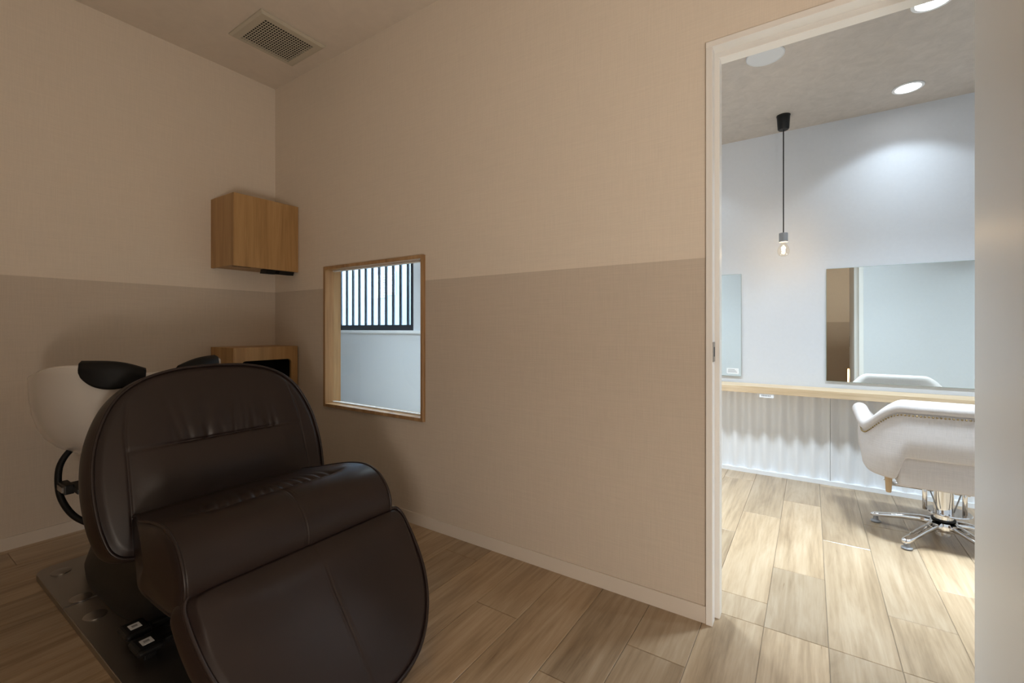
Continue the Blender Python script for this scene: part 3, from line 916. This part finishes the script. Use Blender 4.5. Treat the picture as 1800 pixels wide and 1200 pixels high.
df = from_data('diffuser', [(-0.16, 0.045, 0.16), (0.16, 0.045, 0.16), (0.16, -0.02, 0.57), (-0.16, -0.02, 0.57), (-0.16, 0.035, 0.16), (0.16, 0.035, 0.16), (0.16, -0.03, 0.57), (-0.16, -0.03, 0.57)],
               [(0, 1, 2, 3), (7, 6, 5, 4), (0, 4, 5, 1), (1, 5, 6, 2), (2, 6, 7, 3), (3, 7, 4, 0)], M['strip'], lm)
box('lower_front', -0.162, 0.162, 0.035, 0.05, 0.02, 0.16, M['oak'], lm)
ld = bpy.data.lights.new('lantern_glow', 'AREA'); ld.shape = 'RECTANGLE'; ld.size = 0.30; ld.size_y = 0.38
ld.energy = LANTERN_W; ld.color = LANTERN_COL
lo_ = bpy.data.objects.new('lantern_glow', ld); COL.objects.link(lo_); lo_.parent = lm
lo_.location = (0, 0.022, 0.37); lo_.rotation_euler = (R(90 + 9), 0, 0)
ld = bpy.data.lights.new('lantern_top_glow', 'AREA'); ld.shape = 'RECTANGLE'; ld.size = 0.30; ld.size_y = 0.05
ld.energy = LANTERN_UP_W; ld.color = LANTERN_COL
lo_ = bpy.data.objects.new('lantern_top_glow', ld); COL.objects.link(lo_); lo_.parent = lm
lo_.location = (0, -0.045, 0.586); lo_.rotation_euler = (PI, 0, 0)

# ------------------------------------------------------------------ salon: corrugated panels, counter, mirrors
def corr_panel(x0, x1):
    pitch, amp = 0.0955, 0.015
    n = max(8, int((x1 - x0) / pitch * 14))
    vs, fs = [], []
    for i in range(n + 1):
        x = x0 + (x1 - x0) * i / n
        y = YC - 0.022 - amp * math.cos(2 * PI * (x - 0.108) / pitch)
        vs += [(x, y, 0.026), (x, y, 0.601), (x, YC - 0.001, 0.026), (x, YC - 0.001, 0.601)]
    for i in range(n):
        a = i * 4; b = a + 4
        fs += [(a, b, b + 1, a + 1), (a + 2, a + 3, b + 3, b + 2), (a, a + 2, b + 2, b), (a + 1, b + 1, b + 3, a + 3)]
    fs += [(0, 1, 3, 2), (n * 4, n * 4 + 2, n * 4 + 3, n * 4 + 1)]
    o = from_data('corrugated_panel', vs, fs, M['white_gloss'], wall_salon, True)
    o.data.set_sharp_from_angle(angle=R(50))
for i in range(-3, 3):
    corr_panel(0.108 + 0.91 * i + 0.001, min(0.108 + 0.91 * (i + 1) - 0.001, SX1))
ct = tag(box('wall_counter', -2.6, SX1, 3.492, YC, 0.601, 0.646, M['counter'], None, 0.0015), 'long pale wood counter shelf under the salon mirrors', 'counter')
op = box('outlet_plate', -0.305, -0.235, 3.515, 3.585, 0.5945, 0.6012, M['sticker'], None, 0.002)
op.parent = ct
lb = thing('counter_label', 'small white label tab hanging below the wood counter', 'label', (-0.25, 3.50, 0.6))
local(lb, box('tab', -0.294, -0.207, 3.497, 3.50, 0.574, 0.6005, M['sticker'], None, 0.004))
local(lb, boxes('lettering', [(-0.28 + 0.0095 * i, -0.2735 + 0.0095 * i, 3.4965, 3.4975, 0.583, 0.592) for i in range(6)], M['print_grey']))

def mirror(x0, x1, label, stick):
    t = thing('wall_mirror', label, 'mirror', ((x0 + x1) / 2, YC - 0.014, 0.692), 'frameless salon mirrors')
    w = (x1 - x0) / 2; H = 0.756
    o = from_data('glass', [(-w + .0015, -0.0002, .0015), (w - .0015, -0.0002, .0015), (w - .0015, -0.0002, H - .0015), (-w + .0015, -0.0002, H - .0015)], [(0, 1, 2, 3)], M['mirror'], t, fix=False)
    bm = bmesh.new(); bx(bm, -w, w, 0, 0.005, 0, H)
    bm_obj('backing', bm, M['mirror_edge'], t)
    sx0, sx1 = stick
    bm = bmesh.new(); bx(bm, sx0, sx1, -0.0012, -0.0002, 0.017, 0.058)
    s = bm_obj('sticker', bm, M['sticker'], t)
    bm = bmesh.new()
    for i in range(3):
        bx(bm, sx0 + 0.008, sx1 - 0.010 - 0.008 * i, -0.0016, -0.0011, 0.028 + 0.009 * i, 0.0315 + 0.009 * i)
    bm_obj('sticker_print', bm, M['print_grey'], s)
    t.rotation_euler = (R(-0.7), 0, 0)
    return t
mirror(-1.34, -0.4265, 'frameless mirror at the door jamb edge, mostly hidden', (0.36, 0.44))
mirror(0.0865, 1.00, 'wide frameless mirror reflecting the doorway and chair back', (0.255, 0.34))

# ------------------------------------------------------------------ pendant
pd = thing('pendant_lamp', 'bare bulb pendant on a black cord before the white wall', 'pendant lamp', (-0.148, 3.414, ZS))
px, py = -0.148, 3.414
local(pd, lathe('ceiling_cup', [(0.040, 0.0), (0.040, -0.006), (0.038, -0.008), (0.033, -0.088), (0.028, -0.094), (0.0, -0.095)], (px, py, ZS), M['black']))
local(pd, tube('cord', [(px, py, ZS - 0.09), (px, py, 2.0), (px, py, 1.66)], 0.0035, M['black'], None, 8))
local(pd, lathe('socket', [(0.0, 1.668), (0.024, 1.668), (0.0255, 1.665), (0.0255, 1.61), (0.0, 1.608)], (px, py, 0), M['grey_metal']))
bl = local(pd, lathe('bulb', [(0.0135, 1.608), (0.0135, 1.600), (0.020, 1.590), (0.030, 1.573), (0.0345, 1.555), (0.033, 1.538), (0.025, 1.523), (0.012, 1.5165), (0.0, 1.5155)], (px, py, 0), M['bulb_glass']))
fl = tube('filament', [(px + 0.009 * math.cos(a), py + 0.009 * math.sin(a), 1.575 - 0.03 * (i % 2)) for i, a in enumerate([k * PI / 4 for k in range(9)])], 0.0022, M['filament'], None, 8)
fl.parent = bl
pl = bpy.data.lights.new('bulb_glow', 'POINT'); pl.energy = PENDANT_W; pl.color = (1.0, 0.74, 0.46); pl.shadow_soft_size = 0.012
po = bpy.data.objects.new('bulb_glow', pl); COL.objects.link(po); po.location = (px, py, 1.56); local(pd, po)

# ------------------------------------------------------------------ downlights and ceiling speaker
def beam_profile(l, expo, wide):
    """narrow reflector beam plus a weak wide cone, like a downlight's photometric curve"""
    l.use_nodes = True
    nt = l.node_tree; em = nt.nodes['Emission']
    g = nt.nodes.new('ShaderNodeNewGeometry')
    sx = nt.nodes.new('ShaderNodeSeparateXYZ'); nt.links.new(g.outputs['Incoming'], sx.inputs[0])
    c = math_n(nt, 'ABSOLUTE', sx.outputs['Z'], 0.0)
    v = math_n(nt, 'ADD', math_n(nt, 'POWER', c, expo), wide)
    nt.links.new(v, em.inputs['Strength'])
def downlight(x, y, label, watt, prof_):
    t = thing('downlight', label, 'downlight', (x, y, ZS), 'recessed salon downlights')
    lathe('trim_ring', [(0.072, -0.001), (0.072, -0.006), (0.068, -0.008), (0.058, -0.007), (0.056, -0.001)], (0, 0, 0), M['white_gloss'], t, 40)
    lathe('lens', [(0.0, -0.0045), (0.0565, -0.0045), (0.0565, -0.0015), (0.0, -0.0015)], (0, 0, 0), M['lens'], t, 40)
    sp_ = bpy.data.lights.new('downlight_beam', 'SPOT')
    sp_.energy = watt; sp_.color = DOWNLIGHT_COL; sp_.spot_size = R(118); sp_.spot_blend = 0.25; sp_.shadow_soft_size = 0.14 if watt > 100 else 0.055
    beam_profile(sp_, *prof_)
    o = bpy.data.objects.new('downlight_beam', sp_); COL.objects.link(o); o.parent = t; o.location = (0, 0, -0.012)
DX_ = 1.45
far_l = {0: 'downlight nearest the mirror wall, right of the pendant lamp', -1: 'downlight over the mirror partly hidden by the door jamb'}
near_l = {0: 'bright downlight at the top edge beside the open door', -3: 'door side downlight over the slatted window end of the salon', -2: 'door side downlight level with the small interior window',
          -1: 'door side downlight just past the door jamb', 1: 'door side downlight behind the open door, over the far chair side'}
far_l.update({-3: 'mirror side downlight before the slatted window', -2: 'mirror side downlight between the slatted window and first mirror', 1: 'mirror side downlight past the styling chair'})
for k in range(-3, 2):
    downlight(0.466 + DX_ * k, 3.409, far_l.get(k, 'downlight of the mirror side row, out of sight in the salon'), DOWNLIGHT_W, (2.0, 0.0))
    downlight(0.43 + DX_ * k, 2.561, near_l.get(k, 'downlight of the door side row, out of sight in the salon'), DOWNLIGHT_DOOR_W, (7.0, 0.07))
spk = thing('ceiling_speaker', 'round flat white speaker cover on the salon ceiling by the door head', 'speaker', (-0.1925, 2.608, ZS))
lathe('rim', [(0.087, -0.001), (0.087, -0.006), (0.084, -0.009), (0.080, -0.0085), (0.080, -0.001)], (0, 0, 0), M['spk'], spk, 48)
lathe('grille_cover', [(0.0, -0.0075), (0.080, -0.0075), (0.080, -0.002), (0.0, -0.002)], (0, 0, 0), M['spk'], spk, 48)

# ------------------------------------------------------------------ styling chair
sc_x, sc_y = 0.545, 3.02
st = thing('styling_chair', 'linen tub styling chair with nailhead trim and chrome star base', 'chair', (sc_x, sc_y, 0))
HW, YBK, YFR = 0.318, -0.225, 0.20
def plan(s):
    """s -1..1 : left arm tip, round the back, right arm tip -> (x, y, outward normal)"""
    a = abs(s); sg2 = -1 if s < 0 else 1
    rc = 0.20
    L1 = HW - rc; L2 = rc * PI / 2; L3 = YFR - (YBK + rc); L = L1 + L2 + L3
    d = a * L
    if d < L1: x, y, nx_, ny_ = d, YBK - 0.012 * 0, 0, -1
    elif d < L1 + L2:
        q = (d - L1) / rc; x = L1 + rc * math.sin(q); y = YBK + rc - rc * math.cos(q); nx_, ny_ = math.sin(q), -math.cos(q)
    else: x, y, nx_, ny_ = HW, YBK + rc + (d - L1 - L2), 1, 0
    return sg2 * x, y, sg2 * nx_, ny_
def rim(s):
    a = abs(s)
    base = 0.706 - 0.125 * sm(0.27, 0.60, a)
    return base + 0.045 * sm(0.66, 1.0, a)
def bot(s):
    a = abs(s)
    z = 0.432 - 0.112 * sm(0.255, 0.33, a)
    return z + 0.06 * sm(0.45, 0.95, a)
NS_ = 120
shell, pip = [], []
vs, fs = [], []
cnt = None
for i in range(NS_ + 1):
    s = -1 + 2 * i / NS_
    x, y, nx_, ny_ = plan(s)
    zt, zb = rim(s), bot(s)
    rr = 0.036
    fl_ = 0.02 * sm(0.55, 1.0, abs(s))
    sec = [(-0.030, zb), (-0.006, zb), (0.0, zb + 0.01), (0.004, zb + (zt - zb) * 0.35), (0.0, zb + (zt - zb) * 0.65), (0.0, zt - 0.068), (0.003, zt - 0.062)]
    for k in range(11):
        q = R(-50 + 25 * k * 0.92)
        sec.append((-0.026 + rr * math.cos(q) + fl_, zt - rr + rr * math.sin(q)))
    sec += [(-0.068, zt - 0.065), (-0.075, zt - 0.12), (-0.080, max(0.40, zb + 0.02)), (-0.080, max(0.36, zb))]
    cnt = len(sec)
    for (n_, z) in sec: vs.append((x + nx_ * n_, y + ny_ * n_, z))
for i in range(NS_):
    for k in range(cnt - 1): fs.append((i * cnt + k, i * cnt + k + 1, (i + 1) * cnt + k + 1, (i + 1) * cnt + k))
    fs.append((i * cnt + cnt - 1, i * cnt, (i + 1) * cnt, (i + 1) * cnt + cnt - 1))
for e in (0, NS_):          # rounded arm fronts
    cx_ = sum(vs[e * cnt + k][0] for k in range(cnt)) / cnt; cz_ = sum(vs[e * cnt + k][2] for k in range(cnt)) / cnt
    prevb = e * cnt
    for r_ in range(1, 6):
        a_ = r_ / 5 * PI / 2; f = math.cos(a_) * 0.98 + 0.02; b0 = len(vs)
        for k in range(cnt):
            p = vs[e * cnt + k]
            vs.append((cx_ + (p[0] - cx_) * f, p[1] + 0.032 * math.sin(a_), cz_ + (p[2] - cz_) * (0.35 + 0.65 * f)))
        for k in range(cnt): fs.append((prevb + k, prevb + (k + 1) % cnt, b0 + (k + 1) % cnt, b0 + k))
        prevb = b0
    fs.append(tuple(prevb + k for k in range(cnt)))
sh_ = from_data('back_shell', vs, fs, M['fabric'], st, True)
sh_.data.set_sharp_from_angle(angle=R(60))
# nailheads along the rolled edge
bmn = bmesh.new()
prev = None; acc = 0
for i in range(1201):
    s = -0.9 + 1.8 * i / 1200
    x, y, nx_, ny_ = plan(s)
    p = Vector((x + nx_ * 0.003, y + ny_ * 0.003, rim(s) - 0.070))
    if prev is not None: acc += (p - prev).length
    prev = p
    if acc >= 0.0135 or i == 0:
        acc = 0
        bmesh.ops.create_icosphere(bmn, subdivisions=1, radius=0.0046, matrix=Matrix.Translation(p))
bm_obj('nailhead_trim', bmn, M['brass'], st, True)
# seat skirt and cushion
def ring_box(name, x0, x1, y0, y1, z0, z1, mat, bev):
    bm = bmesh.new(); bx(bm, x0, x1, y0, y1, z0, z1)
    bmesh.ops.bevel(bm, geom=bm.edges[:], offset=bev, segments=4, affect='EDGES', profile=0.5)
    return sharp(bm_obj(name, bm, mat, st), 60)
ring_box('seat_base', -0.196, 0.196, YBK + 0.024, 0.25, 0.290, 0.445, M['fabric'], 0.012)
ring_box('seat_cushion', -0.232, 0.232, YBK + 0.085, 0.28, 0.40, 0.485, M['fabric'], 0.03)
for (x, y) in ((-0.218, -0.085), (0.218, -0.085), (-0.2, 0.2), (0.2, 0.2)):
    lathe('leg_stub', [(0.0, 0.222), (0.010, 0.222), (0.012, 0.23), (0.017, 0.33), (0.0, 0.33)], (x, y, 0), M['leg_wood'], st, 16)
# column, struts and star base
lathe('column', [(0.0, 0.03), (0.030, 0.03), (0.030, 0.10), (0.038, 0.105), (0.038, 0.285), (0.075, 0.287), (0.075, 0.30), (0.0, 0.30)], (0, 0, 0), M['chrome'], st, 32)
lathe('hub', [(0.0, 0.055), (0.052, 0.055), (0.058, 0.075), (0.052, 0.098), (0.040, 0.103), (0.0, 0.104)], (0, 0, 0), M['chrome'], st, 32)
lathe('hub_ring', [(0.040, 0.103), (0.046, 0.1035), (0.046, 0.110), (0.039, 0.111)], (0, 0, 0), M['black'], st, 32)
lathe('pump_plate', [(0.0, 0.142), (0.082, 0.142), (0.084, 0.145), (0.082, 0.149), (0.0, 0.149)], (0.02, 0.0, 0), M['chrome'], st, 32)
for sx in (-1, 1):
    tube('side_strut', [(sx * 0.072, -0.02, 0.148), (sx * 0.072, -0.02, 0.27), (sx * 0.072, 0.0, 0.292)], 0.0095, M['chrome'], st, 12)
    tube('spring_rod', [(sx * 0.066, -0.035, 0.285), (sx * 0.028, -0.048, 0.16)], 0.003, M['grey_metal'], st, 8)
tube('foot_rest_arm', [(-0.072, 0.0, 0.272), (-0.14, 0.03, 0.272), (-0.20, 0.09, 0.270), (-0.20, 0.26, 0.20), (-0.14, 0.36, 0.15)], 0.010, M['chrome'], st, 12)
tube('foot_rest_arm', [(0.072, 0.0, 0.272), (0.14, 0.03, 0.272), (0.20, 0.09, 0.270), (0.20, 0.26, 0.20), (0.14, 0.36, 0.15)], 0.010, M['chrome'], st, 12)
tube('foot_rest_bar', [(-0.17, 0.36, 0.15), (0.17, 0.36, 0.15)], 0.013, M['chrome'], st, 12)
for k in range(5):
    a = R(160 + 72 * k)
    d = Vector((math.cos(a), math.sin(a), 0)); w = Vector((-math.sin(a), math.cos(a), 0))
    vs, fs = [], []
    secs = [(0.03, 0.084, 0.026, 0.017), (0.09, 0.083, 0.022, 0.015), (0.16, 0.070, 0.020, 0.0125), (0.225, 0.053, 0.0185, 0.011), (0.275, 0.042, 0.0175, 0.011), (0.288, 0.039, 0.012, 0.008)]
    for (r_, z, hw, hh) in secs:
        for q in range(12):
            ang = 2 * PI * q / 12
            c_, s_ = math.cos(ang), math.sin(ang)
            p = d * r_ + w * (hw * math.copysign(abs(c_) ** 0.6, c_)) + Vector((0, 0, z + hh * math.copysign(abs(s_) ** 0.6, s_)))
            vs.append(p)
    for i in range(len(secs) - 1):
        for q in range(12): fs.append((i * 12 + q, i * 12 + (q + 1) % 12, (i + 1) * 12 + (q + 1) % 12, (i + 1) * 12 + q))
    fs.append(tuple(range(12))[::-1]); fs.append(tuple((len(secs) - 1) * 12 + q for q in range(12)))
    lg = from_data('base_leg', vs, fs, M['chrome'], st, True)
    c_ = d * 0.268
    g_ = lathe('glide', [(0.0, 0.0005), (0.017, 0.0005), (0.022, 0.004), (0.022, 0.009), (0.013, 0.014), (0.010, 0.034), (0.0, 0.034)], (c_.x, c_.y, 0), M['grey_metal'], lg, 20)
